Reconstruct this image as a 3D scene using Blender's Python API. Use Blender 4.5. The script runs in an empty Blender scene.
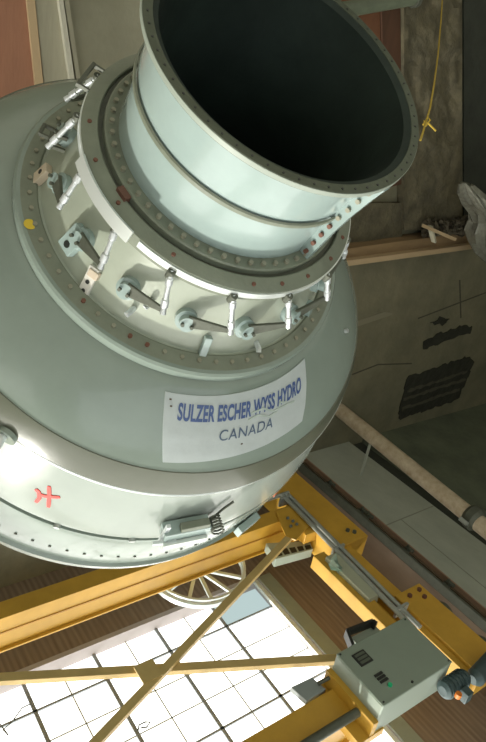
import bpy, bmesh, math, random
from mathutils import Vector, Matrix, noise
random.seed(4)
sc = bpy.context.scene
C = sc.collection
PI = math.pi
R = math.radians
EYE = 2.5                                   # eye height above the hall floor
FPX = 650.0                                 # focal length in pixels of the 486 px wide frame

# ---------------------------------------------------------------- camera, sky, sun, exposure
# rows: the hall's own axes (along the crane rail, along the bridge, up) seen in camera terms
AX = (Vector((-.57357, -.44456, .68803)), Vector((.80200, -.13400, .58200)), Vector((-.16640, .88560, .43350)))
AX = [v.normalized() for v in AX]
AX[1] = (AX[1] - AX[1].dot(AX[2]) * AX[2]).normalized()
AX[0] = AX[1].cross(AX[2]).normalized()
def to_world(v):                            # camera terms (right, down, forward) -> hall axes, offset from the eye
    return Vector((AX[0].dot(v), AX[1].dot(v), AX[2].dot(v)))
cd = bpy.data.cameras.new('camera'); cam = bpy.data.objects.new('camera', cd); C.objects.link(cam)
cd.sensor_fit = 'HORIZONTAL'; cd.sensor_width = 36; cd.lens = FPX * 36 / 486
cd.clip_start = .05; cd.clip_end = 200
cx, cy, cz = to_world(Vector((1, 0, 0))), to_world(Vector((0, -1, 0))), to_world(Vector((0, 0, -1)))
cam.matrix_world = Matrix(((cx.x, cy.x, cz.x, 0), (cx.y, cy.y, cz.y, 0), (cx.z, cy.z, cz.z, EYE), (0, 0, 0, 1)))
sc.camera = cam

w = bpy.data.worlds.new('sky'); sc.world = w; w.use_nodes = True
w.node_tree.nodes['Background'].inputs[0].default_value = (.86, .95, 1, 1)
w.node_tree.nodes['Background'].inputs[1].default_value = 1.2
sd = bpy.data.lights.new('sun', 'SUN'); sd.energy = 19.0; sd.angle = R(3); sd.color = (1, .97, .88)
sun = bpy.data.objects.new('sun', sd); C.objects.link(sun)
SUN_TO = Vector((-.14, -.66, .735)).normalized()
sun.rotation_euler = SUN_TO.to_track_quat('Z', 'Y').to_euler(); sun.location = (5, 0, 30)
sc.view_settings.view_transform = 'Standard'; sc.view_settings.look = 'None'
sc.view_settings.gamma = 1; sc.view_settings.use_curve_mapping = False
sc.view_settings.exposure = 0.0

# ---------------------------------------------------------------- survey helpers: where things stand
def ray(x, y): return to_world(Vector(((x - 243) / FPX, (y - 371) / FPX, 1)))
def at(x, y, axis, val):                    # the point of the plane axis = val (h measured from the eye)
    r = ray(x, y); p = r * (val / r[axis]); return Vector((p.x, p.y, p.z + EYE))

# ---------------------------------------------------------------- materials
MATS = {}
def mat(name, col, rough=.5, metal=0, bump=0, bscale=30, var=0, vscale=4, col2=None, coat=0, detail=6, stretch=None, spec=.5):
    if name in MATS: return MATS[name]
    m = bpy.data.materials.new(name); m.use_nodes = True; nt = m.node_tree; b = nt.nodes['Principled BSDF']
    b.inputs['Base Color'].default_value = (*col, 1); b.inputs['Roughness'].default_value = rough
    b.inputs['Metallic'].default_value = metal; b.inputs['Coat Weight'].default_value = coat
    b.inputs['Specular IOR Level'].default_value = spec
    tc = nt.nodes.new('ShaderNodeTexCoord'); mp = nt.nodes.new('ShaderNodeMapping')
    nt.links.new(tc.outputs['Object'], mp.inputs[0])
    if stretch: mp.inputs['Scale'].default_value = stretch
    if var:
        n = nt.nodes.new('ShaderNodeTexNoise'); n.inputs['Scale'].default_value = vscale; n.inputs['Detail'].default_value = detail
        n.inputs['Roughness'].default_value = .65
        r = nt.nodes.new('ShaderNodeValToRGB'); r.color_ramp.elements[0].position = .5 - .22; r.color_ramp.elements[1].position = .5 + .22
        c2 = col2 or tuple(c * (1 - var) for c in col)
        r.color_ramp.elements[0].color = (*c2, 1); r.color_ramp.elements[1].color = (*col, 1)
        nt.links.new(mp.outputs[0], n.inputs['Vector']); nt.links.new(n.outputs['Fac'], r.inputs[0]); nt.links.new(r.outputs[0], b.inputs['Base Color'])
    if bump:
        n = nt.nodes.new('ShaderNodeTexNoise'); n.inputs['Scale'].default_value = bscale; n.inputs['Detail'].default_value = 8
        bp = nt.nodes.new('ShaderNodeBump'); bp.inputs['Strength'].default_value = bump; bp.inputs['Distance'].default_value = .05
        nt.links.new(mp.outputs[0], n.inputs['Vector']); nt.links.new(n.outputs['Fac'], bp.inputs['Height']); nt.links.new(bp.outputs[0], b.inputs['Normal'])
    MATS[name] = m; return m
def glow(name, col, strength, clear=0):
    m = bpy.data.materials.new(name); m.use_nodes = True; nt = m.node_tree; nt.nodes.clear()
    o = nt.nodes.new('ShaderNodeOutputMaterial'); e = nt.nodes.new('ShaderNodeEmission')
    e.inputs[0].default_value = (*col, 1); e.inputs[1].default_value = strength
    if clear:
        t = nt.nodes.new('ShaderNodeBsdfTransparent'); mx = nt.nodes.new('ShaderNodeMixShader'); mx.inputs[0].default_value = clear
        nt.links.new(e.outputs[0], mx.inputs[1]); nt.links.new(t.outputs[0], mx.inputs[2]); nt.links.new(mx.outputs[0], o.inputs[0])
    else: nt.links.new(e.outputs[0], o.inputs[0])
    MATS[name] = m; return m

paint = mat('grey green machine paint', (.255, .31, .27), .24, 0, .04, 6, .12, 1.6, coat=.25)
cone_paint = mat('pale blue green paint', (.34, .43, .41), .20, .0, .04, 5, .12, 2.2, coat=.35)
ring_paint = mat('dark grey green ring paint', (.21, .235, .175), .42, 0, .1, 20, .3, 3)
dish_paint = mat('cream green cover paint', (.42, .46, .375), .30, 0, .05, 12, .15, 3, coat=.2)
edge_metal = mat('machined bright edge', (.72, .76, .74), .3, .5)
rim_metal = mat('oiled dark rim steel', (.075, .09, .06), .5, .2, .1, 20, .3, 6)
bore = mat('bore shade dark', (.022, .034, .028), .6, 0, .2, 4, .5, 1.5, spec=.25)  # shade inside the bore is put into this near black colour
bolt_m = mat('dull bolt steel', (.30, .29, .22), .45, .3)
rust_bolt = mat('rusty brown bolt', (.16, .065, .04), .6)
silver = mat('bright turnbuckle steel', (.80, .84, .86), .28, .6, .1, 60, .2, 30)
dark_steel = mat('dark lever steel', (.12, .13, .10), .5, .2, .1, 30, .3, 8)
tan_plate = mat('tan anchor plate', (.62, .52, .40), .5)
red_mark = mat('red spray paint', (.80, .035, .02), .5)
yellow_mark = mat('yellow chalk paint', (.70, .50, .04), .6)
sign_white = mat('white sign film', (.50, .55, .55), .45, 0, .03, 20, .12, 5)
ink_blue = mat('blue sign ink', (.065, .11, .27), .5)
ink_grey = mat('slate sign ink', (.09, .13, .20), .5)
stain_m = mat('grey green smear', (.36, .43, .38), .5, 0, 0, 30, .3, 14, col2=(.50, .56, .54))
yellow = mat('crane yellow paint', (.66, .38, .05), .42, 0, .05, 8, .22, 1.2)
yellow_dark = mat('aged crane yellow paint', (.50, .25, .025), .5, 0, .05, 8, .3, 2)
brace_m = mat('glare pale brace yellow', (.64, .47, .19), .5, 0, .05, 8, .2, 2)  # skylight glare is mixed into this yellow as paleness
cab_green = mat('grey green cabinet enamel', (.27, .33, .27), .4, 0, .02, 20, .06, 2)
cab_side = mat('light cabinet enamel', (.36, .42, .36), .4)
black_m = mat('black plastic', (.02, .022, .02), .4)
motor_m = mat('blue grey motor paint', (.07, .11, .115), .45, 0, .1, 20, .3, 6)
orange_m = mat('orange cap', (.75, .20, .02), .45)
red_cap = mat('red orange cap', (.62, .13, .05), .5)
green_m = mat('green push button', (.02, .55, .25), .35)
galv = mat('galvanised tube', (.50, .54, .52), .35, .5, .05, 30, .15, 8)
wheel_m = mat('pale grey sheave paint', (.60, .68, .68), .4, .2)
conc_light = mat('pale slab concrete', (.47, .50, .42), .85, 0, .25, 6, .22, 1.3, stretch=(.6, 1, 1))
conc_wall = mat('stained wall concrete', (.245, .225, .145), .9, 0, .5, 5, .45, .9, col2=(.145, .14, .09))
conc_rough = mat('rough chipped concrete', (.155, .135, .08), .95, 0, .8, 7, .6, 2.2, col2=(.06, .054, .034))
conc_pale = mat('pale upper wall concrete', (.31, .30, .215), .9, 0, .3, 6, .2, 1.5)
conc_dark = mat('dark recess concrete', (.050, .056, .042), .95, 0, .4, 6, .4, 1.5)  # near black concrete for the slab groove and the recess plate
conc_soffit = mat('green stained soffit concrete', (.16, .18, .12), .9, 0, .5, 4, .5, .8, col2=(.08, .095, .065))
stripe_mid = mat('dusty formwork strip', (.10, .095, .065), .95, 0, .5, 8, .4, 3)
stripe_dark = mat('dark wall patch concrete', (.045, .046, .032), .95, 0, .6, 8, .5, 3)
floor_m = mat('hall floor concrete', (.50, .49, .42), .9, 0, .2, 5, .3, .7)
red_wood = mat('reddish plywood', (.36, .17, .10), .7, 0, .1, 30, .25, 3, stretch=(1, 1, .2))
red_wood_dark = mat('dark red timber', (.10, .045, .022), .7, 0, .1, 30, .35, 5, stretch=(1, 1, .2))
post_m = mat('weathered pale timber', (.42, .40, .30), .8, 0, .2, 20, .2, 6, stretch=(1, 1, .15))
board_m = mat('brown plank', (.30, .20, .10), .8, 0, .2, 20, .3, 5, stretch=(1, .2, 1))
board_edge = mat('fresh plank edge', (.46, .34, .20), .8)
pipe_m = mat('rust spotted pale pipe', (.66, .57, .43), .45, 0, .2, 20, .45, 5, col2=(.40, .30, .19))
pipe_dark = mat('green grey pipe', (.16, .19, .13), .5, 0, .1, 20, .3, 4)
rope_m = mat('yellow rope', (.42, .29, .03), .8)
plastic = mat('grey plastic sheeting', (.27, .27, .22), .25, 0, .5, 14, .3, 8, coat=.5)
rail_m = mat('rust brown bus rail', (.14, .095, .06), .6, .2, .2, 20, .4, 6)
curb_m = mat('pale skylight curb', (.46, .42, .42), .7, 0, .05, 10, .12, 2)
frame_m = mat('green grey skylight frame', (.30, .34, .28), .6, 0, .1, 10, .15, 3)
mull_m = mat('grey glazing bar', (.30, .33, .36), .5, .2)
wire_m = mat('thin glazing wire', (.45, .46, .42), .5, .2)
rubble_m = mat('rubble', (.14, .12, .08), .95, 0, .5, 20, .5, 6)
panes_m = glow('bright daylight glazing', (1, .985, .90), 3.4, .45)
tint_m = glow('tinted corner glazing', (.50, .63, .62), 1.0, .0)
# brown ribbed roof deck: narrow boards running along the rail direction
def deck():
    m = bpy.data.materials.new('brown ribbed roof deck'); m.use_nodes = True; nt = m.node_tree; b = nt.nodes['Principled BSDF']
    b.inputs['Roughness'].default_value = .7
    tc = nt.nodes.new('ShaderNodeTexCoord'); wv = nt.nodes.new('ShaderNodeTexWave'); wv.bands_direction = 'Y'
    wv.inputs['Scale'].default_value = 2.6; wv.inputs['Distortion'].default_value = .25; wv.inputs['Detail'].default_value = 2
    n = nt.nodes.new('ShaderNodeTexNoise'); n.inputs['Scale'].default_value = 2; n.inputs['Detail'].default_value = 7
    mp = nt.nodes.new('ShaderNodeMapping'); mp.inputs['Scale'].default_value = (.5, 6, 1)
    r = nt.nodes.new('ShaderNodeValToRGB'); r.color_ramp.elements[0].color = (.21, .15, .105, 1); r.color_ramp.elements[1].color = (.30, .23, .165, 1)
    r.color_ramp.elements[0].position = .3; r.color_ramp.elements[1].position = .7
    mx = nt.nodes.new('ShaderNodeMix'); mx.data_type = 'RGBA'; mx.blend_type = 'MULTIPLY'; mx.inputs[0].default_value = .18
    bp = nt.nodes.new('ShaderNodeBump'); bp.inputs['Strength'].default_value = .15; bp.inputs['Distance'].default_value = .02
    L = nt.links.new
    L(tc.outputs['Object'], wv.inputs['Vector']); L(tc.outputs['Object'], mp.inputs[0]); L(mp.outputs[0], n.inputs['Vector'])
    L(n.outputs['Fac'], r.inputs[0]); L(r.outputs[0], mx.inputs[6]); L(wv.outputs['Color'], mx.inputs[7]); L(mx.outputs[2], b.inputs['Base Color'])
    L(wv.outputs['Fac'], bp.inputs['Height']); L(bp.outputs[0], b.inputs['Normal'])
    return m
deck_m = deck()

# ---------------------------------------------------------------- mesh helpers
def build(name, verts, faces, m, parent=None, smooth=False, bevel=0, mats=None, fm=None):
    me = bpy.data.meshes.new(name); me.from_pydata([tuple(v) for v in verts], [], faces)
    bm = bmesh.new(); bm.from_mesh(me); bmesh.ops.recalc_face_normals(bm, faces=bm.faces); bm.to_mesh(me); bm.free()
    me.materials.append(m)
    for x in (mats or []): me.materials.append(x)
    if fm:
        for i, k in fm.items(): me.polygons[i].material_index = k
    if smooth:
        for p in me.polygons: p.use_smooth = True
        me.set_sharp_from_angle(angle=R(32))
    o = bpy.data.objects.new(name, me); C.objects.link(o)
    if parent: o.parent = parent
    if bevel:
        b = o.modifiers.new('bevel', 'BEVEL'); b.width = bevel; b.segments = 2; b.limit_method = 'ANGLE'; b.angle_limit = R(40)
    return o
class MB:
    def __init__(s): s.v = []; s.f = []
    def add(s, v, f):
        k = len(s.v); s.v += [Vector(x) for x in v]; s.f += [tuple(i + k for i in q) for q in f]; return s
    def hexa(s, p):                          # eight corners: bottom four, top four
        return s.add(p, [(0, 1, 2, 3), (4, 5, 6, 7), (0, 1, 5, 4), (1, 2, 6, 5), (2, 3, 7, 6), (3, 0, 4, 7)])
    def box(s, a, b, c, d, e, f):
        return s.hexa([(a, c, e), (b, c, e), (b, d, e), (a, d, e), (a, c, f), (b, c, f), (b, d, f), (a, d, f)])
    def obox(s, m, sx, sy, sz):              # box centred on a frame
        p = [m @ Vector((x * sx / 2, y * sy / 2, z * sz / 2)) for z in (-1, 1) for x, y in ((-1, -1), (1, -1), (1, 1), (-1, 1))]
        return s.hexa(p)
    def bar(s, p, q, wd, ht, up=Vector((0, 0, 1))):
        p, q = Vector(p), Vector(q); d = (q - p); z = d.normalized(); x = up.cross(z).normalized(); y = z.cross(x)
        P = [b + x * i * wd / 2 + y * j * ht / 2 for b in (p, q) for i, j in ((-1, -1), (1, -1), (1, 1), (-1, 1))]
        return s.hexa(P)
    def tube(s, pts, r, n=10, rr=None):
        pts = [Vector(p) for p in pts]; V = []; F = []; up = None
        for i, p in enumerate(pts):
            d = (pts[min(i + 1, len(pts) - 1)] - pts[max(i - 1, 0)]).normalized()
            if up is None: up = d.orthogonal().normalized()
            up = (up - up.dot(d) * d).normalized(); sd = d.cross(up); q = rr[i] if rr else r
            V += [p + (up * math.cos(t * 2 * PI / n) + sd * math.sin(t * 2 * PI / n)) * q for t in range(n)]
            if i: F += [((i - 1) * n + t, (i - 1) * n + (t + 1) % n, i * n + (t + 1) % n, i * n + t) for t in range(n)]
        F += [tuple(range(n)), tuple(range((len(pts) - 1) * n, len(pts) * n))]
        return s.add(V, F)
    def prism(s, poly, off):                 # planar outline pushed along a vector
        n = len(poly); P = [Vector(p) for p in poly]; off = Vector(off)
        return s.add(P + [p + off for p in P], [tuple(range(n)), tuple(range(n, 2 * n))] + [(i, (i + 1) % n, n + (i + 1) % n, n + i) for i in range(n)])
    def out(s, name, m, parent=None, **k): return build(name, s.v, s.f, m, parent, **k)
def lathe(name, prof, m, parent, n=144, closed=True, a0=0, a1=360, **k):
    # prof: (h, r) outline; closed outline gives a solid ring. Full turn or an arc a0..a1
    full = abs(a1 - a0) >= 360; steps = n if full else max(3, int(n * (a1 - a0) / 360)); V = []; F = []; L = len(prof)
    for i in range(steps + (0 if full else 1)):
        t = R(a0 + (a1 - a0) * i / steps)
        V += [(r * math.cos(t), r * math.sin(t), h) for h, r in prof]
    T = steps if full else steps
    for i in range(T):
        j = (i + 1) % steps if full else i + 1
        for q in range(L if closed else L - 1):
            F.append((i * L + q, i * L + (q + 1) % L, j * L + (q + 1) % L, j * L + q))
    if not full and closed: F += [tuple(range(L)), tuple(range(steps * L, steps * L + L))]
    k.setdefault('smooth', True)
    return build(name, V, F, m, parent, **k)
def tag(o, label, cat, group=None):
    o['label'] = label; o['category'] = cat
    if group: o['group'] = group
    return o
def struct(o): o['kind'] = 'structure'; return o
def empty(name, loc, label, cat, group=None, mw=None):
    o = bpy.data.objects.new(name, None); C.objects.link(o); o.empty_display_size = .2
    if mw: o.matrix_world = mw
    else: o.location = loc
    return tag(o, label, cat, group)
H = EYE
def P(a, b, h): return Vector((a, b, h + H))           # heights measured from the eye

# ---------------------------------------------------------------- the hall
WA = 10.0                                               # the end wall
WALL_TOP = 9.2
struct(MB().box(-9, WA + .6, -13, 22, -.3, 0).out('floor', floor_m))
struct(MB().box(WA, WA + .6, -13, 22, 0, 9.2 + H + 1.6).out('wall_end', conc_wall))
def holed(name, fixed, lo, hi, u0, u1, w0, w1, g, m, axis):   # unseen wall with an added glowing window for fill
    top = 9.2 + H + 1.6; q = MB(); span = (-13.4, 22) if axis == 0 else (-9, WA + .6)
    def b(c, d, e, f):
        if axis == 0: q.box(lo, hi, c, d, e, f)
        else: q.box(c, d, lo, hi, e, f)
    b(span[0], u0, 0, top); b(u1, span[1], 0, top); b(u0, u1, 0, w0); b(u0, u1, w1, top)
    o = struct(q.out(name, m)); n = struct(MB().out('added_window_2' if axis else 'added_window_3', mull_m)) if False else None
    fr = MB(); mid = (lo + hi) / 2
    def fb(c, d, e, f, t=.06):
        if axis == 0: fr.box(mid - t, mid + t, c, d, e, f)
        else: fr.box(c, d, mid - t, mid + t, e, f)
    k = 6
    for i in range(k + 1): u = u0 + (u1 - u0) * i / k; fb(max(u0, u - .05), min(u1, u + .05), w0, w1)
    for i in range(5): v = w0 + (w1 - w0) * i / 4; fb(u0, u1, max(w0, v - .05), min(w1, v + .05))
    win_o = struct(fr.out('added_window_3' if axis == 0 else 'added_window_2', mull_m))
    pn = MB()
    if axis == 0: pn.box(mid - .01, mid + .01, u0, u1, w0, w1)
    else: pn.box(u0, u1, mid - .01, mid + .01, w0, w1)
    pn.out('pane', g, win_o)
side_fill_glass = glow('added side fill glazing', (1, .97, .90), 2, .1)  # glow of the added side window, out of view, for fill
fill_glass = glow('added rear fill glazing', (.92, .98, 1), 1.9, .1)  # glow of the added window behind the eye, fills the whole hall
holed('wall_behind', 0, -9.4, -9, -7, 8, .4, 7.5, fill_glass, conc_wall, 0)
struct(MB().box(-9.4, WA + .6, 22, 22.4, 0, 9.2 + H + 1.6).out('wall_right', conc_wall))
holed('wall_left', 0, -13.4, -13, -7.5, -1.5, .6, 5.0, side_fill_glass, conc_pale, 1)
# roof deck round the skylight opening
SA0, SA1, SB0, SB1 = -8.6, 7.85, -12.7, 8.2
rh = H + 10.5
m = MB(); G = .03
m.box(SA1 + G, WA + .6, -13, 10.9, rh, rh + .12); m.box(-9, SA0 - G, -13, 10.9, rh, rh + .12)
m.box(SA0 - G, SA1 + G, -13, SB0 - G, rh, rh + .12); m.box(SA0 - G, SA1 + G, SB1 + G, 10.9, rh, rh + .12)
struct(m.out('ceiling', deck_m))
# skylight: curb, frame, bars, wires and panes
win = struct(MB().box(SA1, SA1 + .1, SB0, SB1, rh - .02, rh + .36).box(SA0 - .1, SA0, SB0, SB1, rh - .02, rh + .36).box(SA0 - .1, SA1 + .1, SB0 - .1, SB0, rh - .02, rh + .36).box(SA0 - .1, SA1 + .1, SB1, SB1 + .1, rh - .02, rh + .36).out('window_1', curb_m))
MB().box(SA0, SA1, SB1, SB1 + .34, rh - .05, rh - .02).out('frame_strip', frame_m, win)
MB().box(SA0, SA1, SB1 - .10, SB1, rh + .02, rh + .10).out('frame_lip', mat('white frame lip', (.7, .73, .68), .5), win)
ph = rh + .30
b = SB0 + .05; k = 0
bs = [4.25 + 1.36 * i for i in range(-12, 3)]
for y in bs:
    MB().box(SA0, SA1, y - .035, y + .035, ph - .05, ph - .01).out('glazing_bar', mull_m, win)
for y in [v + .68 for v in bs[:-1]]:
    MB().box(SA0, SA1, y - .012, y + .012, ph - .03, ph - .01).out('glazing_wire', wire_m, win)
x = SA1 - .62; i = 0
while x > SA0:
    if i % 3 == 0: MB().box(x - .02, x + .02, SB0, SB1, ph - .05, ph - .01).out('glazing_bar', mull_m, win)
    else: MB().box(x - .011, x + .011, SB0, SB1, ph - .03, ph - .01).out('glazing_wire', wire_m, win)
    x -= .62; i += 1
edges = [SB0] + bs + [SB1]
for q in range(len(edges) - 1):
    if edges[q + 1] - edges[q] < .05: continue
    MB().box(SA0, SA1 if q < len(edges) - 2 else SA1 - .62, edges[q], edges[q + 1] - .004, ph, ph + .01).out('pane', panes_m, win)
MB().box(SA1 - .616, SA1, edges[-2], edges[-1] - .004, ph, ph + .01).out('pane', tint_m, win)
# loose cable loop over the panes
m = MB(); pts = [at(x, y, 2, 10.72) for x, y in [(0, 724), (8, 735), (3, 730), (12, 722), (22, 708), (30, 704)]]
tag(MB().tube(pts, .012, 6).out('cable', dark_steel), 'thin dark cable looped under the skylight at the left edge', 'cable')
pts = [at(x, y, 2, 10.72) for x, y in [(138, 731), (139, 725), (145, 722), (150, 722), (147, 727), (141, 728)]]
tag(MB().tube(pts, .014, 6).out('cable', dark_steel), 'short dark cable coil hooked on a middle skylight bar', 'cable')

# pale slab, groove and stained soffit on the rail side
slab_h = H + 9.2
struct(MB().box(-9, WA, 10.60, 12.78, slab_h, slab_h + 1.6).out('concrete_slab', conc_light))
struct(MB().box(-9, WA, 10.50, 10.60, slab_h + .05, rh + .1).out('trim_2', deck_m))
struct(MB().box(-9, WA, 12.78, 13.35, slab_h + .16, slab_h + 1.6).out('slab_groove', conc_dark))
struct(MB().box(-9, WA, 13.35, 22, slab_h, slab_h + 1.6).out('ceiling_soffit', conc_soffit))
# hairline joints let into the slab as raised seams of darker mortar
m = MB(); m.box(-9, 6.9, 11.52, 11.535, slab_h - .012, slab_h + .01); m.box(6.9, 6.925, 10.85, 12.74, slab_h - .012, slab_h + .01)
struct(m.out('slab_joint', mat('dark joint mortar', (.30, .31, .25), .9)))

# ---------------------------------------------------------------- what stands against the end wall
def wallpoly(name, pix, m, th, depth0=0, jag=0, **k):           # outline seen on the end wall, with real thickness
    a = WA - depth0
    pts = [at(x, y, 0, a - th) for x, y in pix]
    if jag:
        q = []
        for i, p in enumerate(pts):
            n_ = pts[(i + 1) % len(pts)]; c = max(2, int((n_ - p).length / .12))
            q += [p.lerp(n_, t / c) + Vector((0, random.uniform(-1, 1), random.uniform(-1, 1))) * jag for t in range(c)]
        pts = q
    return MB().prism(pts, (th - .004, 0, 0)).out(name, m, **k)
def rough(name, pix, m, th, amp, nx=26, ny=60):          # quad with a chipped, displaced face
    q = [at(x, y, 0, WA - th) for x, y in pix]; V = []; F = []
    for j in range(ny + 1):
        for i in range(nx + 1):
            u, v = i / nx, j / ny
            p = (q[0] * (1 - u) + q[1] * u) * (1 - v) + (q[3] * (1 - u) + q[2] * u) * v
            e = min(u, 1 - u, v, 1 - v) * 12; e = min(1, e)
            d = noise.fractal(p * 1.9, 1.0, 2.0, 5) * amp + noise.noise(p * 7) * amp * .35
            V.append(p + Vector((d * e, 0, 0)))
    W = nx + 1
    for j in range(ny):
        for i in range(nx): F.append((j * W + i, j * W + i + 1, (j + 1) * W + i + 1, (j + 1) * W + i))
    rim = [i for i in range(W)] + [j * W + nx for j in range(1, ny + 1)] + [ny * W + i for i in range(nx - 1, -1, -1)] + [j * W for j in range(ny - 1, 0, -1)]
    k = len(V); V += [Vector((WA - .002, V[i].y, V[i].z)) for i in rim]; n = len(rim)
    F += [(rim[i], rim[(i + 1) % n], k + (i + 1) % n, k + i) for i in range(n)] + [tuple(range(k, k + n))]
    return build(name, V, F, m, smooth=True)
struct(wallpoly('wall_end_pale_panel', [(-60, -30), (200, -30), (200, 160), (-60, 160)], conc_pale, .06))
tag(wallpoly('plywood_panel', [(-30, -20), (27, -20), (42, 110), (-30, 130)], red_wood, .10, .061), 'reddish plywood panel on the end wall in the upper left corner', 'panel')
tag(wallpoly('timber_post', [(25, -20), (33, -20), (46, 110), (38, 110)], board_edge, .16, .061), 'narrow tan batten along the edge of the reddish plywood panel', 'post')
tag(wallpoly('timber_post', [(33.5, -20), (55, -20), (72, 110), (47, 110)], post_m, .10, .061), 'wide weathered board between the tan batten and the slim post', 'post')
tag(wallpoly('timber_post', [(56, -20), (60.5, -20), (79, 110), (74, 110)], mat('white washed timber', (.50, .49, .40), .8), .18, .061), 'slim whitish post left of the pale concrete panel', 'post')
tag(wallpoly('timber_post', [(61.5, -20), (66, -20), (85, 110), (81, 110)], post_m, .14, .061), 'slim grey batten touching the pale concrete panel', 'post')
struct(rough('wall_end_rough_pier', [(404, -30), (462, -30), (462, 230), (404, 230)], conc_rough, .22, .10))
struct(rough('wall_end_rough_pier', [(338, 203), (402, 203), (402, 250), (338, 250)], conc_rough, .12, .03, 40, 20))
struct(wallpoly('wall_end_recess_shade', [(464, -30), (540, -30), (540, 216), (464, 216)], conc_dark, .05))  # flat plate, the recess's shade is put into its dark colour
tag(wallpoly('timber_board', [(330, -20), (379, -20), (384, 188), (330, 198)], mat('rust red board', (.17, .07, .03), .7, 0, .1, 30, .3, 5, stretch=(1, 1, .2)), .10), 'rust red upright board behind the right side of the round opening', 'board')
tag(wallpoly('timber_board', [(381, -20), (400, -20), (402, 184), (387, 188)], red_wood_dark, .14), 'dark red upright board next to the rough concrete pier', 'board')
# raised dark patches and pale joint lines in the lower concrete
for nm, pix in (('wall_end_dark_patch', [(424, 343), (436, 335), (462, 326), (472, 327), (470, 333), (455, 338), (424, 350)]),
                ('wall_end_dark_patch', [(432, 322), (441, 317), (450, 318), (446, 324), (434, 326)]),
                ('wall_end_dark_patch', [(407, 378), (470, 356), (474, 362), (458, 400), (398, 420)])):
    struct(wallpoly(nm, pix, stripe_dark, .03, jag=.05))
for y0, y1, x0, x1 in ((398, 378, 404, 466), (408, 388, 402, 460), (390, 370, 408, 468)):
    struct(wallpoly('trim_1', [(x0, y0), (x1, y1), (x1, y1 + 2.2), (x0, y0 + 2.6)], stripe_mid, .045, jag=.03))
for pix in ([(352, 374), (378, 364), (412, 363), (412, 364.2), (378, 365.2), (352, 375.4)], [(459, 280), (460.5, 280), (461.5, 318), (460.3, 318)],
            [(418, 318), (486, 292), (486, 293.2), (418, 319.2)]):
    struct(wallpoly('wall_end_crack', pix, stripe_mid, .008))
struct(wallpoly('wall_end_light_band', [(352, 323), (384, 312), (392, 313), (392, 315), (356, 327)], mat('chalky streak', (.25, .235, .16), .9), .012))
# ledge plank with rubble
pk = tag(wallpoly('ledge_plank', [(338, 262), (480, 243.5), (480, 248), (338, 267.5)], board_edge, .55, .0), 'long brown plank ledge running along the concrete under the rubble', 'plank')
pk.data.name = 'ledge_plank'
wallpoly('plank_face', [(338, 250), (478, 231), (480, 243.3), (338, 261.8)], board_m, .40).parent = pk
V = MB()
for i in range(110):
    x = random.uniform(425, 470); y = random.uniform(222, 236) - (x - 425) * .1; c = at(x, y, 0, WA - random.uniform(.25, .55)); s = random.uniform(.05, .17)
    V.add([c + Vector((random.uniform(-1, 1), random.uniform(-1, 1), random.uniform(-1, 1))).normalized() * s for _ in range(8)],
          [(0, 1, 2), (2, 3, 4), (4, 5, 6), (6, 7, 0), (0, 2, 4), (0, 4, 6), (1, 3, 5, 7)])
rb = tag(V.out('rubble', rubble_m), 'heap of broken grey brown rubble on the plank ledge', 'rubble'); rb['kind'] = 'stuff'
m = MB(); m.bar(at(424, 226, 0, WA - .75), at(454, 239, 0, WA - .75), .12, .07)
tag(m.out('wood_offcut', board_edge), 'short pale wood offcut lying across the rubble', 'wood')
m = MB(); m.bar(at(430, 226, 0, WA - .7), at(434, 242, 0, WA - .7), .13, .05)
tag(m.out('wood_offcut', post_m), 'short grey wood scrap under the pale offcut', 'wood')
# plastic sheeting: gathered upper flap and full lower bag
def bag():
    rows = [(466, 184, 8), (472, 194, 16), (479, 205, 19), (485, 215, 18), (487, 223, 19), (485, 233, 22), (485, 243, 22), (487, 253, 18), (490, 260, 10), (491, 264, 2)]
    V = []; F = []; n = 28
    for j, (x, y, wd) in enumerate(rows):
        c = at(x, y, 0, WA - 1.1); r = wd / FPX * 14.0
        for i in range(n):
            t = 2 * PI * i / n; k = 1 + .16 * math.sin(5 * t + j * .7) + .09 * math.sin(11 * t - j)
            V.append(c + Vector((math.sin(t) * r * k * .8, math.cos(t) * r * k, .03 * math.sin(3 * t))))
        if j: F += [((j - 1) * n + i, (j - 1) * n + (i + 1) % n, j * n + (i + 1) % n, j * n + i) for i in range(n)]
    F += [tuple(range(n)), tuple(range((len(rows) - 1) * n, len(rows) * n))]
    return build('plastic_sheeting', V, F, plastic, smooth=True)
tag(bag(), 'crumpled grey plastic sheeting bundle at the end of the plank ledge', 'plastic sheeting')
# yellow rope from the opening's rim
RP = [(443, -12), (441, 20), (438, 55), (434, 85), (430, 108), (426.5, 120), (420.5, 140)]
RIMZ = 4.435
rz = [7.6, 7.2, 6.4, 5.7, 5.1, 4.85, RIMZ]
def camdist(x, y, z): r = ray(x, y) * z; return Vector((r.x, r.y, r.z + EYE))
rope = empty('rope', camdist(420.5, 140, RIMZ), 'thin yellow rope tied to the rim of the large round opening', 'rope')
rl = rope.location.copy()
MB().tube([camdist(x, y, z) - rl for (x, y), z in zip(RP, rz)], .008, 8).out('strand', rope_m, rope, smooth=True)
MB().tube([camdist(x, y, 4.85) - rl for x, y in [(423, 125), (428, 117), (430, 120), (426, 126), (424, 121), (429, 124), (436, 131)]], .007, 8).out('knot', rope_m, rope, smooth=True)
# upper dark pipe
m = MB(); p, q = at(325, 13, 0, WA - .5), at(418, -3, 0, WA - .5); m.tube([p, q], .13, 18)
pp = tag(m.out('wall_pipe', pipe_dark, smooth=True), 'dark green grey pipe crossing above the red boards', 'pipe')
m = MB(); m.tube([q + (p - q) * .02, q + (p - q) * .06], .17, 18); m.out('pipe_coupling', dark_steel, pp, smooth=True)
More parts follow.
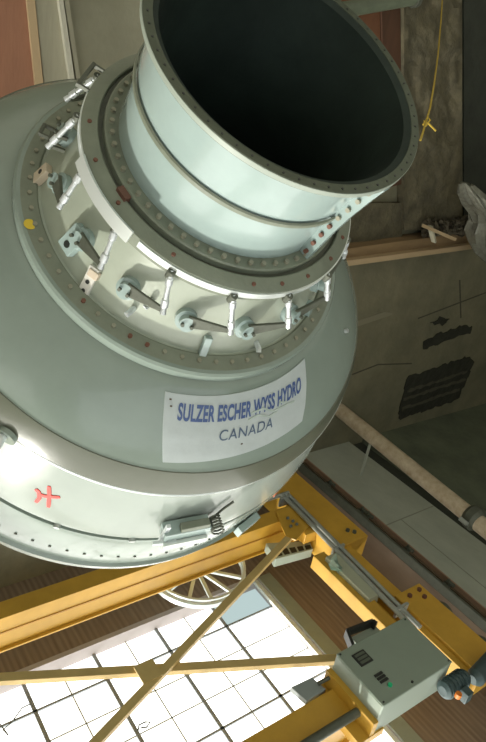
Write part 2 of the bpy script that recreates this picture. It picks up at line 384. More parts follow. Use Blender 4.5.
# big pale pipe along the groove
PH = 8.0; pa, pb = at(336, 407, 2, PH), at(486, 529, 2, PH); pd = (pb - pa).normalized()
pipe = empty('overhead_pipe', pa + pd * 4, 'long pale rust spotted pipe running beside the concrete slab', 'pipe'); po = pipe.location.copy()
MB().tube([pa - po, pb + pd * 7 - po], .185, 28).out('pipe_run', pipe_m, pipe, smooth=True)
cp = at(474, 518, 2, PH) - po; ps = pd.cross(Vector((0, 0, 1))).normalized()
MB().tube([cp + pd * t for t in (-.16, -.1, -.08, .08, .1, .16)], .2, 28, [.22, .26, .275, .275, .26, .22]).out('coupling', dark_steel, pipe, smooth=True)
for sg in (-1, 1): MB().tube([cp + ps * .33 * sg - pd * .1, cp + ps * .33 * sg + pd * .1], .05, 8).out('coupling_bolt', galv, pipe)
for t in (1.5, 7.5):
    c = pa + pd * t - po; MB().box(c.x - .03, c.x + .03, c.y - .02, c.y + .02, c.z + .18, c.z + 1.22).out('hanger', conc_light, pipe)

# current rails along the slab edge
rail = empty('current_rail', P(0, 10.75, 9.14), 'rust brown current rail fixed along the edge of the pale concrete slab', 'rail')
MB().box(-8, 9.9, -.13, -.08, -.10, .06).out('rail_strip', rail_m, rail)
MB().box(-8, 9.9, .10, .13, -.06, .06).out('rail_strip', mat('orange brown strip', (.33, .20, .13), .6), rail)
MB().box(-8, 9.9, -.30, -.24, -.16, .06).out('rail_strip', dark_steel, rail)
for (x, y) in ((318, 489), (347, 518), (353, 523), (392, 558), (432, 594), (476, 631)):
    g = at(x, y, 2, 9.1); c = MB(); a = g.x
    c.box(a - .09, a + .09, -.2, .04, -.10, -.02); c.tube([(a - .04, -.1, -.02), (a - .04, -.1, -.17)], .035, 6); c.tube([(a + .05, -.02, -.02), (a + .05, -.02, -.15)], .03, 6)
    c.out('rail_clip', dark_steel, rail)

# ---------------------------------------------------------------- bridge crane
crane = empty('bridge_crane', P(5.6, 9.2, 8.5), 'yellow bridge crane with cross braces under the bright skylight', 'crane')
o0 = crane.location.copy()
def cr(mb, name, m, parent=None, **k):
    mb.v = [v - (o0 if parent is None or parent is crane else parent['_o']) for v in mb.v]
    return mb.out(name, m, parent or crane, **k)
def bx(a, b, c, d, e, f): return MB().box(a, b, c, d, e + H, f + H)
# girders: box web with a flange plate below
g = bx(7.50, 7.74, -8.8, 8.95, 8.52, 9.20); g.box(7.46, 7.80, -8.8, 8.95, 8.49 + H, 8.52 + H); g.box(7.44, 7.80, -8.8, 8.95, 9.20 + H, 9.24 + H)
cr(g, 'girder', yellow, bevel=.008)
cr(bx(7.485, 7.50, -8.8, 8.8, 8.84, 8.87), 'girder_rib', yellow_dark)
g = bx(3.50, 3.95, -8.8, 6.55, 8.50, 9.20); g.box(3.44, 4.0, -8.8, 6.55, 9.20 + H, 9.24 + H)
cr(g, 'girder', yellow, bevel=.008)
cr(MB().tube([P(3.42, 4.2, 8.4), P(3.42, 6.45, 8.4)], .07, 12), 'girder_pipe', dark_steel, smooth=True)
# end truck on the rail side
t = bx(2.95, 8.9, 8.62, 9.02, 8.55, 9.10)
cr(t, 'end_beam', yellow, bevel=.01)
cr(bx(6.30, 9.05, 8.64, 9.52, 8.48, 9.0), 'wheel_housing', yellow, bevel=.012)
cr(bx(2.9, 4.85, 8.75, 9.46, 8.48, 9.0), 'wheel_housing', yellow, bevel=.012)
for (x, y) in ((8.75, 8.95), (8.75, 9.1), (6.5, 9.3), (6.6, 9.2), (4.7, 9.0), (4.55, 9.25), (4.72, 9.3)):
    cr(MB().tube([P(x, y, 8.49), P(x, y, 8.43)], .045, 6), 'housing_bolt', rust_bolt if x < 5 else dark_steel)
for x in (8.3, 6.9, 4.3, 3.4):
    cr(MB().tube([P(x, 9.56, 8.85), P(x, 9.70, 8.85)], .22, 24), 'truck_wheel', dark_steel, smooth=True)
# galvanised tubes hung below the end beam
cr(MB().tube([P(8.02, 8.56, 8.38), P(4.05, 8.36, 8.38)], .05, 12), 'conduit_tube', galv, smooth=True)
cr(MB().tube([P(8.02, 8.69, 8.38), P(4.05, 8.50, 8.38)], .045, 12), 'conduit_tube', galv, smooth=True)
cr(MB().tube([P(8.05, 7.0, 8.38), P(8.05, 8.74, 8.38)], .045, 12), 'conduit_tube', galv, smooth=True)
for x in (7.9, 6.2, 4.5): cr(bx(x, x + .05, 8.40, 8.70, 8.33, 8.56), 'tube_bracket', galv)
# inner walkway channel with pale box
g = bx(4.25, 6.35, 8.02, 8.10, 8.50, 8.78); g.box(4.25, 6.35, 8.02, 8.30, 8.48 + H, 8.50 + H); g.box(4.25, 6.35, 8.08, 8.62, 8.78 + H, 8.82 + H)
cr(g, 'side_channel', yellow, bevel=.005)
cr(bx(4.95, 6.15, 8.14, 8.42, 8.38, 8.62), 'cable_box', mat('pale conduit box', (.42, .44, .33), .5), bevel=.01)
m = MB(); c0 = at(337, 566, 2, 8.3)
for i in range(3): m.add([c0 + Vector((random.uniform(-.22, .22), random.uniform(-.12, .12), random.uniform(-.12, .12))) for _ in range(8)], [(0, 1, 2), (2, 3, 4), (4, 5, 6), (6, 7, 0), (0, 2, 4, 6), (1, 3, 5, 7), (1, 4, 7), (0, 3, 6)])
cr(m, 'cloth_rag', mat('grey green rag', (.33, .42, .34), .8))
# braces
def brace(p, q, h, wd): cr(MB().bar(at(*p, 2, h), at(*q, 2, h), wd, .10), 'cross_brace', brace_m, bevel=.006)
brace((-40, 681.5), (352, 658.5), 8.62, .145); brace((70, 770), (306, 520), 8.50, .135)
cr(MB().box(*sum([(v - .16, v + .16) for v in at(148, 672, 2, 8.45)][:2], ()), 8.42 + H, 8.45 + H), 'brace_plate', brace_m)
cr(MB().prism([at(x, y, 2, 8.44) for x, y in [(276, 512), (300, 500), (312, 522), (296, 540), (286, 536)]], (0, 0, .03)), 'gusset_plate', yellow)
for x, y in ((288, 518), (293, 521), (291, 526), (297, 524)): cr(MB().tube([at(x, y, 2, 8.44), at(x, y, 2, 8.39)], .035, 6), 'gusset_bolt', dark_steel)
cr(MB().box(6.9, 7.5, 8.3, 8.62, 8.50 + H, 8.75 + H), 'corner_beam', yellow, bevel=.008)
# spoked sheave
wc = (at(158, 582, 2, 9.5) + at(236, 556, 2, 9.5)) / 2 + Vector((.02, -.04, 0)); sh = bpy.data.objects.new('sheave_wheel', None); C.objects.link(sh); sh.parent = crane; sh.location = wc - o0
rw = 1.02
lathe('wheel_rim', [(-.05, rw), (-.05, rw - .07), (.0, rw - .09), (.05, rw - .07), (.05, rw)], wheel_m, sh, 96)
lathe('wheel_rim', [(-.16, rw - .02), (-.16, rw - .07), (-.12, rw - .07), (-.12, rw - .02)], wheel_m, sh, 96)
lathe('hub', [(-.12, .16), (.12, .16), (.12, .05), (-.12, .05)], wheel_m, sh, 40)
for i in range(12):
    t = i * PI / 6 + .2; d = Vector((math.cos(t), math.sin(t), 0)); MB().bar(d * .14, d * (rw - .05), .07, .05).out('spoke', wheel_m, sh)
# slotted metal box
m = MB(); a, b_, c, d = [at(x, y, 2, 8.9) for x, y in [(266, 543), (310, 541), (313, 549), (276, 559)]]
m.prism([a, b_, c, d], (0, 0, .22)); cr(m, 'slotted_box', cab_side, bevel=.01)
for i in range(5):
    u0, u1 = .06 + i * .19, .20 + i * .19
    q = [a.lerp(b_, u0).lerp(d.lerp(c, u0), .5), a.lerp(b_, u1).lerp(d.lerp(c, u1), .5), d.lerp(c, u1).lerp(a.lerp(b_, u1), .1), d.lerp(c, u0).lerp(a.lerp(b_, u0), .1)]
    cr(MB().prism([v - Vector((0, 0, .012)) for v in q], (0, 0, .01)), 'box_slot', black_m)
# control cabinet
ca0, ca1, cb0, cb1 = 3.16, 4.10, 6.42, 8.0
cab = bpy.data.objects.new('control_cabinet', MB().box(-.5, .5, -.8, .8, 0, .62).out('tmp', cab_side).data); C.objects.link(cab)
bpy.data.objects.remove(bpy.data.objects['tmp']); cab.parent = crane
cab.location = P((ca0 + ca1) / 2, (cb0 + cb1) / 2, 8.0) - o0; cab.data.name = 'control_cabinet'
bv = cab.modifiers.new('bevel', 'BEVEL'); bv.width = .015
MB().box(-.505, .505, -.805, .805, -.03, -.002).out('cover', cab_green, cab, bevel=.01)
MB().box(.13, .36, -.62, -.36, -.045, -.03).out('meter', black_m, cab, bevel=.004)
for i in range(3): MB().box(.16 + i * .065, .205 + i * .065, -.59, -.39, -.05, -.045).out('meter_window', mat('dim meter glass', (.10, .12, .09), .3), cab)
for i in range(3): MB().box(-.23 + i * .06, -.19 + i * .06, -.56 , -.40, -.05, -.03).out('switch', black_m, cab)
MB().tube([(-.31, -.46, -.03), (-.31, -.46, -.06)], .035, 14).out('push_button', green_m, cab, smooth=True)
MB().tube([(-.44, -.1, -.03), (-.44, -.1, -.05)], .02, 8).out('cover_screw', black_m, cab)
for q in ((-.46, -.76), (.46, -.76), (.46, .76), (-.46, .76)): MB().tube([(*q, -.03), (*q, -.042)], .016, 8).out('cover_screw', black_m, cab)
m = MB().box(-.52, .52, -.90, -.80, .30, .68); m.out('mounting_plate', yellow, cab)
cr(bx(3.1, 4.2, 6.1, 6.62, 8.58, 8.72), 'cabinet_bracket', yellow)
# floodlight with black hood beside the cabinet
pts = [at(x, y, 2, 8.3) for x, y in [(351, 637), (375, 625), (382, 632), (358, 645)]]
fl = cr(MB().prism(pts, (0, 0, .3)), 'floodlight', cab_side, bevel=.01)
m = MB(); e = [at(x, y, 2, 8.22) for x, y in [(346, 633), (372, 623), (376, 626)]]; m.bar(e[0], e[1], .05, .16); m.bar(e[1], e[2], .05, .16); m.bar(e[0], at(352, 648, 2, 8.22), .05, .16)
cr(m, 'lamp_hood', black_m)
pts = [at(x, y, 2, 8.5) for x, y in [(291, 687), (312, 677), (326, 689), (307, 701)]]
cr(MB().prism(pts, (0, 0, .1)), 'junction_box', mat('grey junction box', (.28, .32, .32), .5), bevel=.01)
cr(MB().tube([at(318, 684, 2, 8.45), at(342, 671, 2, 8.3)], .03, 8), 'box_stem', dark_steel)
# drive motor at the right edge
mc = at(455, 683, 2, 8.3)
cr(MB().tube([mc + Vector((0, -.32, 0)), mc + Vector((0, -.28, 0)), mc + Vector((0, .22, 0)), mc + Vector((0, .28, 0))], .2, 24, [.08, .14, .14, .10]), 'drive_motor', motor_m, smooth=True)
for i in range(6): cr(MB().tube([mc + Vector((0, -.24 + i * .08, 0)), mc + Vector((0, -.22 + i * .08, 0))], .158, 24), 'cooling_fin', motor_m)
m2 = at(478, 668, 2, 8.35)
cr(MB().tube([m2 + Vector((-.1, -.3, 0)), m2 + Vector((-.1, -.2, 0)), m2 + Vector((0, .5, 0))], .17, 20, [.08, .15, .15]), 'gearbox', motor_m, smooth=True)
oc = at(459, 693.5, 2, 8.16); cr(MB().tube([oc, oc + Vector((0, 0, .08))], .05, 12), 'orange_cap', orange_m, smooth=True)
cr(MB().box(mc.x - .3, mc.x - .15, mc.y - .1, mc.y + .05, mc.z - .1, mc.z + .1), 'terminal_box', motor_m, bevel=.01)

# ---------------------------------------------------------------- the hanging turbine assembly
dc = Vector((-.44014665, .39914796, .80433316)).normalized()
e1 = (Vector((1, 0, 0)) - dc.x * dc).normalized(); e2 = dc.cross(e1)
A0 = Vector((.3202975, -1.96490186, 4.1421236))
X, Y, Z, O = to_world(e1), to_world(e2), to_world(dc), to_world(A0)
TM = Matrix(((X.x, Y.x, Z.x, O.x), (X.y, Y.y, Z.y, O.y), (X.z, Y.z, Z.z, O.z + EYE), (0, 0, 0, 1)))
tb = empty('turbine_casing', None, 'huge grey green turbine casing tilted overhead with its dark round opening facing down', 'turbine', mw=TM)
def inv(x, y, h):                                     # where a sight line meets the level h of the casing
    v = Vector(((x - 243) / FPX, (y - 371) / FPX, 1)); Cc = A0 + dc * h; Xp = v * (Cc.dot(dc) / v.dot(dc)); D = Xp - Cc
    return D.length, math.atan2(D.dot(e2), D.dot(e1))
BODY = [(1.80, 1.46), (1.83, 1.52), (1.92, 1.68), (2.01, 1.82), (2.11, 1.95), (2.21, 2.06), (2.31, 2.135), (2.42, 2.18)]
COVER = [(1.20, 1.00), (1.70, 1.25)]
def on_prof(x, y, prof):
    best = None
    for (h0, r0), (h1, r1) in zip(prof, prof[1:]):
        for i in range(80):
            t = i / 80; h = h0 + t * (h1 - h0); rr, a = inv(x, y, h); e = abs(rr - (r0 + t * (r1 - r0)))
            if best is None or e < best[0]: best = (e, h, rr, a)
    return best[1:]
def cyl(h, r, a): return Vector((r * math.cos(a), r * math.sin(a), h))
def prof_r(h, prof):
    for (h0, r0), (h1, r1) in zip(prof, prof[1:]):
        if h0 <= h <= h1: return r0 + (r1 - r0) * (h - h0) / (h1 - h0), math.atan2(r1 - r0, h1 - h0)
    return prof[-1][1], 0
def surf(h, a, prof):                                 # frame on the skin: x round, y down the slope, z out
    r, s = prof_r(h, prof); p = cyl(h, r, a); er = Vector((math.cos(a), math.sin(a), 0)); ea = Vector((-math.sin(a), math.cos(a), 0))
    n = er * math.cos(s) - Vector((0, 0, 1)) * math.sin(s); yv = n.cross(ea)
    return Matrix(((ea.x, yv.x, n.x, p.x), (ea.y, yv.y, n.y, p.y), (ea.z, yv.z, n.z, p.z), (0, 0, 0, 1)))

# discharge cone with its bore
cone = lathe('discharge_cone', [(.03, .925), (.25, .893), (.50, .870), (.75, .863), (1.05, .868), (1.05, .80), (.75, .80), (.5, .815), (.25, .85), (.03, .895)], cone_paint, tb, 192)
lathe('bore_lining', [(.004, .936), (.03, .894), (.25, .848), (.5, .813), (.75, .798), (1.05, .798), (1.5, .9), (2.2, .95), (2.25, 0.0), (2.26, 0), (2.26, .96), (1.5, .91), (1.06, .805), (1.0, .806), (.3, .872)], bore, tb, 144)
lathe('rim_flange', [(0, 1.0), (.045, 1.0), (.045, .97), (.045, .925), (0, .938)], rim_metal, tb, 192)
lathe('rim_edge', [(.006, 1.0), (.04, 1.0), (.04, 1.004), (.006, 1.004)], mat('worn rim edge', (.30, .34, .29), .4), tb, 192)
lathe('weld_seam', [(.475, .886), (.485, .898), (.515, .898), (.525, .882)], ring_paint, tb, 192)
# runner deep in the bore
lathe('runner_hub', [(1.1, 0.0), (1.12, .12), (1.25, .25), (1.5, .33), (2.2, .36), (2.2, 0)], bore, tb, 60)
for i in range(4):
    t = i * PI / 2 + .4; V = []; F = []
    for j in range(7):
        for k in range(7):
            u = j / 6; v = k / 6 - .5; rr = .3 + .45 * u; an = t + v * (.9 + .2 * u); V.append(cyl(1.45 + v * (.55 - .25 * u), rr, an))
    for j in range(6):
        for k in range(6): F.append((j * 7 + k, j * 7 + k + 1, (j + 1) * 7 + k + 1, (j + 1) * 7 + k))
    o = build('runner_blade', V, F, bore, tb, smooth=True); s = o.modifiers.new('th', 'SOLIDIFY'); s.thickness = .03
# rim bolt holes
for i in range(60):
    a = i * PI / 30; MB().tube([cyl(-.004, .970, a), cyl(.003, .970, a)], .008, 8).out('rim_hole', black_m, tb)
# split flange down the side of the cone
def cr_r(h): return prof_r(h, [(.03, .925), (.25, .893), (.50, .870), (.75, .865), (1.05, .868)])[0]
for a_ in (47, 227):
    a = R(a_); ea = Vector((-math.sin(a), math.cos(a), 0)); er = Vector((math.cos(a), math.sin(a), 0)); m = MB()
    hs = [.05, .2, .4, .6, .8, .95]
    for s_ in (-1, 1):
        P0 = [cyl(h, cr_r(h) - .01, a) + ea * s_ * .003 for h in hs]; P1 = [cyl(h, cr_r(h) + .085, a) + ea * s_ * .003 for h in hs]
        for i in range(len(hs) - 1):
            q = [P0[i], P0[i + 1], P1[i + 1], P1[i]]; m.hexa(q + [v + ea * s_ * .03 for v in q])
    m.out('split_flange', cone_paint, tb)
    for i in range(8):
        h = .14 + i * .105; c = cyl(h, cr_r(h) + .04, a)
        MB().tube([c - ea * .055, c + ea * .055], .018, 8).out('split_bolt', rust_bolt if i > 3 else bolt_m, tb)
# base flange with its bolts, groove, regulating ring
lathe('base_flange', [(.93, .86), (.93, .955), (.94, .965), (1.08, .965), (1.08, .86)], ring_paint, tb, 192)
for i in range(56):
    a = 2 * PI * (i + .5) / 56; MB().tube([cyl(.93, .918, a), cyl(.905, .918, a)], .019, 6).out('flange_bolt', bolt_m, tb)
lathe('groove_ring', [(.99, .95), (.99, 1.01), (1.1, 1.01), (1.1, .95)], dark_steel, tb, 144)
lathe('regulating_ring', [(.96, 1.002), (.955, 1.01), (.985, 1.108), (.99, 1.113), (1.10, 1.113), (1.10, 1.0)], ring_paint, tb, 192)
lathe('ring_edge', [(1.0, 1.113), (1.06, 1.113), (1.06, 1.124), (1.0, 1.124)], edge_metal, tb, 192, a0=-40, a1=124)
lathe('ring_edge', [(1.0, 1.113), (1.06, 1.113), (1.06, 1.122), (1.0, 1.122)], edge_metal, tb, 192, a0=160, a1=200)
lathe('ring_strap', [(.96, 1.125), (1.05, 1.150), (1.05, 1.172), (.955, 1.142)], edge_metal, tb, 192, a0=127, a1=160)
for a_ in (20, 35, 52, 66, 79, 112, 139, 158, 176):
    a = R(a_); MB().tube([cyl(.975, 1.06, a), cyl(.962, 1.06, a)], .016, 8).out('ring_stud', rust_bolt, tb)
MB().obox(Matrix.Translation(cyl(.95, 1.0, R(141))) @ Matrix.Rotation(R(141), 4, 'Z'), .05, .10, .05).out('ring_block', mat('rusty brown block', (.13, .06, .04), .7), tb)
# conical guide vane cover and its rim flange
lathe('guide_vane_cover', [(1.09, .93), (1.12, .985), (1.20, 1.00), (1.70, 1.25), (1.70, 1.30), (1.74, 1.30), (1.74, .93)], dish_paint, tb, 192)
lathe('cover_flange', [(1.685, 1.275), (1.68, 1.285), (1.70, 1.40), (1.80, 1.40), (1.80, 1.24)], ring_paint, tb, 192)
lathe('flange_edge', [(1.70, 1.40), (1.70, 1.43), (1.72, 1.447), (1.81, 1.447), (1.81, 1.40)], edge_metal if False else paint, tb, 192)
for i in range(60):
    a = 2 * PI * (i + .3) / 60; MB().tube([cyl(1.695, 1.335, a), cyl(1.672, 1.335, a)], .018, 6).out('cover_bolt', rust_bolt if i in (17, 18, 21) else bolt_m, tb)
MB().tube([cyl(1.694, 1.37, R(158)), cyl(1.690, 1.37, R(158))], .045, 14).out('yellow_mark', yellow_mark, tb)
# bulb body
lathe('bulb_shell', BODY + [(2.44, 2.17), (2.44, 2.1), (1.80, 1.30)], paint, tb, 256)
lathe('shell_ring', [(h - .004, r + .006) for h, r in BODY if r > 2.0] + [(2.43, 2.17), (2.21, 2.03)], mat('olive grey shell ring', (.115, .125, .09), .3, 0, .04, 6, .12, 1.6, coat=.2), tb, 256)  # darker olive layer over the outermost part of the shell
lathe('shell_lip', [(2.415, 2.18), (2.42, 2.192), (2.45, 2.192), (2.455, 2.16)], edge_metal, tb, 256)
BAND = [(2.45, 2.13), (2.55, 2.17), (2.9, 2.29), (3.15, 2.37)]
lathe('lower_band', BAND + [(3.2, 2.38), (3.2, 2.2), (2.45, 2.0)], mat('cream grey band paint', (.34, .385, .345), .24, 0, .04, 6, .08, 2, coat=.2), tb, 256)
lathe('band_groove', [(3.2, 2.2), (3.2, 2.35), (3.26, 2.35), (3.26, 2.2)], dark_steel, tb, 200)
lathe('stay_flange', [(3.26, 2.2), (3.26, 2.39), (3.32, 2.41), (3.8, 2.46), (3.95, 2.475), (3.97, 2.51), (4.08, 2.51), (4.08, 2.2)], paint, tb, 256)
lathe('back_cover', [(4.04, 0), (4.04, 2.25), (4.08, 2.25), (4.08, 0)], paint, tb, 100)
for i in range(96):
    a = 2 * PI * i / 96; r_ = 2.448 + .0; MB().tube([cyl(3.72, 2.44, a), cyl(3.72, 2.462, a)], .014, 6).out('band_bolt', dark_steel, tb)
for px_, py_ in ((57, 526), (132, 543)):
    rr, a = inv(px_, py_, 3.23); MB().tube([cyl(3.23, 2.33, a), cyl(3.23, 2.41, a)], .03, 10).out('band_lug', galv, tb)
# the shell sits a little eccentric on the casing axis
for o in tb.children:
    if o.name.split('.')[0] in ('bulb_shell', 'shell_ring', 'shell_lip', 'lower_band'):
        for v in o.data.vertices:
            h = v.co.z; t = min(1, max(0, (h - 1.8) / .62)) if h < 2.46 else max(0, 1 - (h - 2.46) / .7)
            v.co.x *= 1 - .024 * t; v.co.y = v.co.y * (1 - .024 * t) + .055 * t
# eye bolt and spray mark on the band
h, r_, a = on_prof(10, 431, BODY); F_ = surf(2.44, a, BODY)
MB().tube([F_ @ Vector((0, 0, -.01)), F_ @ Vector((0, 0, .03))], .085, 20).out('lifting_boss', paint, tb, smooth=True)
m = MB(); m.tube([F_ @ Vector((.02, 0, .03)), F_ @ Vector((.0, 0, .13))], .035, 10); m.tube([F_ @ Vector((.0, 0, .10)), F_ @ Vector((.16, .03, .12))], .028, 10)
m.out('lifting_eye', silver, tb, smooth=True)
def skin_stroke(name, pix, prof, wd, mt, parent=None, lift=.006):
    # a painted stroke lying on the skin
    ctr = []
    for (x0, y0), (x1, y1) in zip(pix, pix[1:]):
        for i in range(5): ctr.append((x0 + (x1 - x0) * i / 5, y0 + (y1 - y0) * i / 5))
    ctr.append(pix[-1]); V = []; F = []; fr = []
    for x, y in ctr:
        h, r_, a = on_prof(x, y, prof); fr.append(surf(h, a, prof))
    for i, f in enumerate(fr):
        p = f.translation; d = (fr[min(i + 1, len(fr) - 1)].translation - fr[max(i - 1, 0)].translation).normalized(); n = f.to_3x3() @ Vector((0, 0, 1)); s = n.cross(d).normalized()
        w_ = wd * (.75 if i in (0, len(fr) - 1) else 1)
        V += [p + s * w_ / 2 + n * lift, p - s * w_ / 2 + n * lift, p - s * w_ / 2 - n * .004, p + s * w_ / 2 - n * .004]
        if i: k = 4 * i; F += [(k - 4, k - 3, k + 1, k), (k - 3, k - 2, k + 2, k + 1), (k - 2, k - 1, k + 3, k + 2), (k - 1, k - 4, k, k + 3)]
    F += [(0, 1, 2, 3), tuple(range(len(V) - 4, len(V)))]
    return V, F
V, F = [], []
for st in ([(36, 489), (39, 492), (39.5, 498), (36, 502)], [(39, 494), (45, 496), (60, 497)], [(49, 486), (49.5, 495), (48.5, 507)]):
    v, f_ = skin_stroke('', st, BAND, .032, red_mark); F += [tuple(i + len(V) for i in q) for q in f_]; V += v
build('spray_mark', V, F, red_mark, tb)
# name panel
TL, TR, BR, BL = [on_prof(x, y, BODY) for x, y in ((165, 391.5), (303.5, 358.5), (301, 421), (162.5, 461.5))]
def panel(u, v, lift):                                # u along the writing, v from top to bottom
    a = (TL[2] * (1 - u) + TR[2] * u) * (1 - v) + (BL[2] * (1 - u) + BR[2] * u) * v
    h = (TL[0] * (1 - u) + TR[0] * u) * (1 - v) + (BL[0] * (1 - u) + BR[0] * u) * v
    f = surf(h, a, BODY); return f @ Vector((0, 0, lift))
def panel_uv(x, y):
    h, r_, a = on_prof(x, y, BODY); u, v = .5, .5
    for _ in range(30):
        a_ = (TL[2] * (1 - u) + TR[2] * u) * (1 - v) + (BL[2] * (1 - u) + BR[2] * u) * v; u += (a_ - a) / (TL[2] - TR[2])
        h_ = (TL[0] * (1 - u) + TR[0] * u) * (1 - v) + (BL[0] * (1 - u) + BR[0] * u) * v; v += (h - h_) / (BL[0] - TL[0])
    return u, v
def grid_patch(name, nu, nv, m, parent, u0=0, u1=1, v0=0, v1=1, lift=.006, shape=None):
    V = [panel(u0 + (u1 - u0) * i / nu, v0 + (v1 - v0) * j / nv, l) for l in (lift, -.01) for j in range(nv + 1) for i in range(nu + 1)]
    W = nu + 1; K = W * (nv + 1); F = []
    for j in range(nv):
        for i in range(nu):
            F.append((j * W + i, j * W + i + 1, (j + 1) * W + i + 1, (j + 1) * W + i)); F.append(tuple(K + q for q in F[-1]))
    rim = list(range(W)) + [j * W + nu for j in range(1, nv + 1)] + [nv * W + i for i in range(nu - 1, -1, -1)] + [j * W for j in range(nv - 1, 0, -1)]
    F += [(rim[i], rim[(i + 1) % len(rim)], K + rim[(i + 1) % len(rim)], K + rim[i]) for i in range(len(rim))]
    return build(name, V, F, m, parent, smooth=True)
npn = grid_patch('name_panel', 48, 20, sign_white, tb, lift=.013)
def lettering(name, s, p0, p1, cap, m, bold, shear=0, sq=1.0):
    # p0, p1: pixel ends of the baseline; cap: cap height in panel v
    cu = bpy.data.curves.new(name, 'FONT'); cu.body = s; cu.size = 1; cu.offset = bold; cu.space_character = 1.06; cu.shear = shear
    o = bpy.data.objects.new(name, cu); C.objects.link(o); dg = bpy.context.evaluated_depsgraph_get(); dg.update()
    me = bpy.data.meshes.new_from_object(o.evaluated_get(dg)); bpy.data.objects.remove(o)
    bm = bmesh.new(); bm.from_mesh(me)
    bmesh.ops.subdivide_edges(bm, edges=[e for e in bm.edges if e.calc_length() > .25], cuts=2)
    xs = [v.co.x for v in bm.verts]; x0, x1 = min(xs), max(xs); ys = [v.co.y for v in bm.verts]; y0_, y1_ = min(ys), max(ys)
    a, b = panel_uv(*p0), panel_uv(*p1)
    for v in bm.verts:
        t = (v.co.x - x0) / (x1 - x0); k = (v.co.y - y0_) / (y1_ - y0_)
        u = a[0] + (b[0] - a[0]) * t; w_ = a[1] + (b[1] - a[1]) * t - cap * k; v.co = panel(u, w_, .018)
    bm.to_mesh(me); bm.free(); me.materials.clear(); me.materials.append(m); me.name = name
    o = bpy.data.objects.new(name, me); C.objects.link(o); o.parent = npn; return o
lettering('company_lettering', 'SULZER ESCHER WYSS HYDRO', (176.5, 420), (299.5, 391.5), .235, ink_blue, .034, .12)
lettering('country_lettering', 'CANADA', (218, 440.5), (271, 426.5), .175, ink_grey, .004, .05)
for (x0, y0_), (x1, y1_) in (((169, 398), (171, 399)), ((169.5, 405), (171.5, 406)), ((240, 443), (242, 444))):
    u, v = panel_uv(x0, y0_); grid_patch('panel_speck', 1, 1, rail_m, npn, u, u + .012, v, v + .02, .018)
for pix in ([(250, 413), (262, 408), (272, 411), (284, 405), (293, 401)], [(247, 420), (256, 415), (268, 416), (276, 411)], [(277, 409), (279, 402), (286, 402)]):
    v_, f_ = skin_stroke('', pix, BODY, .016, stain_m, lift=.020); build('scuff_mark', v_, f_, stain_m, npn)
# guide vane levers, pivots and turnbuckles
def lever(az, style):
    a = R(az); f = surf(1.46, a, COVER); L = MB()
    hub = MB(); hub.tube([f @ Vector((0, 0, -.02)), f @ Vector((0, 0, .05)), f @ Vector((0, 0, .055)), f @ Vector((0, 0, .11))], .07, 20, [.085, .085, .06, .06]); o = hub.out('vane_pivot', cone_paint if style else paint, tb, smooth=True)
    for q in (-.035, .035): MB().tube([f @ Vector((q, .0, .11)), f @ Vector((q, 0, .135))], .014, 6).out('pivot_bolt', dark_steel, o)
    g = surf(1.40, R(az - 12.5), COVER); p = f @ Vector((0, -.02, .09)); q = cyl(1.31, 1.255, R(az - 13.8)); up = (f.to_3x3() @ Vector((0, 0, 1)))
    d = (q - p).normalized(); s = up.cross(d).normalized(); V = []
    for z in (-.014, .014): V += [p - s * .05 + up * z, p - s * .05 + up * z, p + s * .05 + up * z, q + s * .018 + up * z, q - s * .018 + up * z]
    L.add([V[0], V[2], V[3], V[4], V[5], V[7], V[8], V[9]], [(0, 1, 2, 3), (4, 5, 6, 7), (0, 1, 5, 4), (1, 2, 6, 5), (2, 3, 7, 6), (3, 0, 4, 7)])
    L.out('vane_lever', dark_steel, tb, bevel=.006)
    t = cyl(1.05, 1.135, R(az - 9.5)); bt = cyl(1.31, 1.27, R(az - 13.8)); dd = bt - t
    pts = [t - dd * .06, t, t + dd * .12, t + dd * .14, t + dd * .30, t + dd * .32, t + dd * .66, t + dd * .68, t + dd * .86, t + dd * .88, bt + dd * .04]
    MB().tube(pts, .02, 12, [.016, .020, .020, .027, .027, .018, .020, .028, .028, .018, .024]).out('turnbuckle', silver, tb, smooth=True)
    MB().tube([t + Vector((0, 0, -.02)), t + Vector((0, 0, .05))], .03, 10).out('link_pin', dark_steel, tb)
AZ = [119 - 23.6 * i for i in range(-4, 7)]
for i, az in enumerate(AZ): lever(az, 1)
# pale stop plates and anchor plates on the cover
def plate(px_, py_, rot, sx, sy, sz, m, name='anchor_plate', holes=0, lift=0):
    h, r_, a = on_prof(px_, py_, COVER); f = surf(h, a, COVER) @ Matrix.Rotation(R(rot), 4, 'Z') @ Matrix.Translation((0, 0, sz / 2 + lift))
    o = MB().obox(f, sx, sy, sz).out(name, m, tb, bevel=.006)
    for i in range(holes):
        y_ = (i - (holes - 1) / 2) * sy / holes * .95; MB().tube([f @ Vector((0, y_, sz / 2 - .004)), f @ Vector((0, y_, sz / 2 + .004))], sx * .2, 10).out('plate_hole', black_m, o)
plate(90, 281, 12, .085, .25, .035, mat('pale anchor plate', (.68, .66, .60), .4), holes=3)
plate(96, 273.5, 12, .085, .06, .045, tan_plate, 'anchor_plate_end')
plate(204, 345, 0, .06, .20, .05, cone_paint, 'stop_plate')
plate(40, 180, 10, .10, .26, .06, tan_plate, holes=2)
plate(78, 240, 0, .14, .22, .07, cone_paint, 'servo_plate', holes=2)
plate(313, 318, 0, .08, .24, .05, cone_paint, 'stop_plate')
for (x, y) in ((134, 308), (256, 342), (152, 300)):
    h, r_, a = on_prof(x, y, COVER); f = surf(h, a, COVER); MB().tube([f @ Vector((0, 0, 0)), f @ Vector((.01, .02, .06)), f @ Vector((.02, .04, .08))], .022, 10).out('grease_fitting', silver, tb, smooth=True)
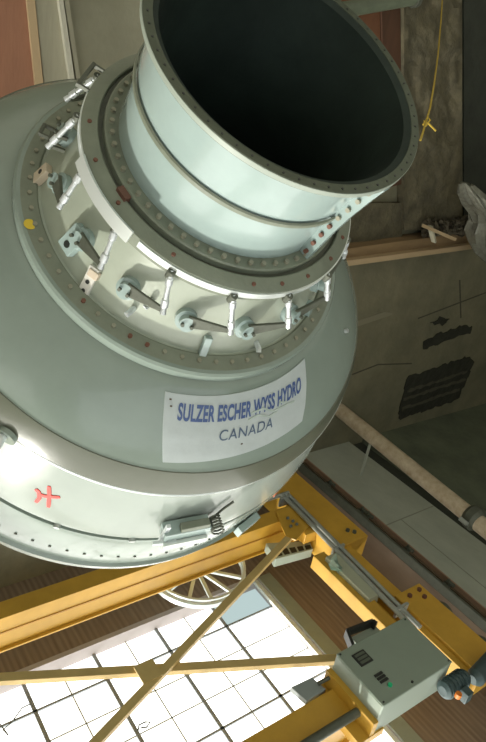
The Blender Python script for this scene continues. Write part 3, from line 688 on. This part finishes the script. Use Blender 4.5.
# dark clamp brackets on the far upper side of the ring
def bracket(az, r0, r1, h, wd):
    a = R(az); ea = Vector((-math.sin(a), math.cos(a), 0)); m = MB()
    for s_ in (-1, 1): m.bar(cyl(h, r0, a) + ea * s_ * wd, cyl(h, r1, a) + ea * s_ * wd, .018, .03, Vector((0, 0, 1)))
    m.bar(cyl(h, r1, a) - ea * wd * 1.1, cyl(h, r1, a) + ea * wd * 1.1, .025, .03, Vector((0, 0, 1))); m.out('clamp_bracket', dark_steel, tb)
bracket(199, 1.10, 1.19, 1.0, .13); bracket(183, 1.14, 1.26, 1.40, .06); bracket(190, 1.14, 1.34, 1.5, .05)
# cover hinge box with spring on the band
h, r_, a = on_prof(183, 521, BAND); f = surf(h, a, BAND) @ Matrix.Rotation(R(8), 4, 'Z')
ac = MB(); ac.obox(f @ Matrix.Translation((0, 0, .08)), .42, .16, .14); ac = ac.out('latch_box', cone_paint, tb, bevel=.01)
MB().obox(f @ Matrix.Translation((-.06, -.10, .11)), .26, .07, .07).out('latch_bar', ring_paint, ac, bevel=.006)
MB().obox(f @ Matrix.Translation((.02, .06, .17)), .40, .07, .04).out('latch_plate', edge_metal, ac, bevel=.006)
for x_ in (.20,): 
    MB().bar(f @ Vector((x_ - .02, -.16, .10)), f @ Vector((x_ + .02, .12, .10)), .035, .035, f.to_3x3() @ Vector((0, 0, 1))).out('latch_handle', silver, ac)
MB().bar(f @ Vector((.10, .03, .16)), f @ Vector((.30, .05, .13)), .03, .03, f.to_3x3() @ Vector((0, 0, 1))).out('latch_handle', silver, ac)
pts = [f @ Vector((-.27 + .055 * math.cos(t * .9) , -.02 + .055 * math.sin(t * .9), .02 + t * .004)) for t in range(40)]
MB().tube(pts, .010, 6).out('coil_spring', dark_steel, ac, smooth=True)
h, r_, a = on_prof(238, 508, BAND)
MB().tube([surf(*on_prof(x, y, BAND)[::2], BAND) @ Vector((0, 0, .03)) for x, y in ((208, 518), (222, 506), (232, 499))], .012, 8).out('stay_rod', dark_steel, tb)
for x, y in ((281, 481), (273, 491)):
    h, r_, a = on_prof(x, y, [(3.2, 2.38), (3.3, 2.41), (3.9, 2.47)]); p = cyl(h, r_, a); n = Vector((math.cos(a), math.sin(a), -.2)).normalized()
    MB().tube([p - n * .02, p + n * .05], .05, 14).out('plug_cap', red_cap, tb, smooth=True)
# grey clamp holding the flange
h, r_, a = on_prof(243, 527, [(3.9, 2.48), (4.05, 2.51)]); f = surf(3.95, a, [(3.9, 2.48), (4.05, 2.51)])
MB().obox(f @ Matrix.Translation((0, .0, .05)), .30, .16, .08).out('flange_clamp', cone_paint, tb, bevel=.01)
# small white stud on the right of the shell
h, r_, a = on_prof(345, 331, BODY); f = surf(h, a, BODY); MB().tube([f.translation, f @ Vector((0, 0, .03))], .022, 10).out('shell_stud', silver, tb, smooth=True)
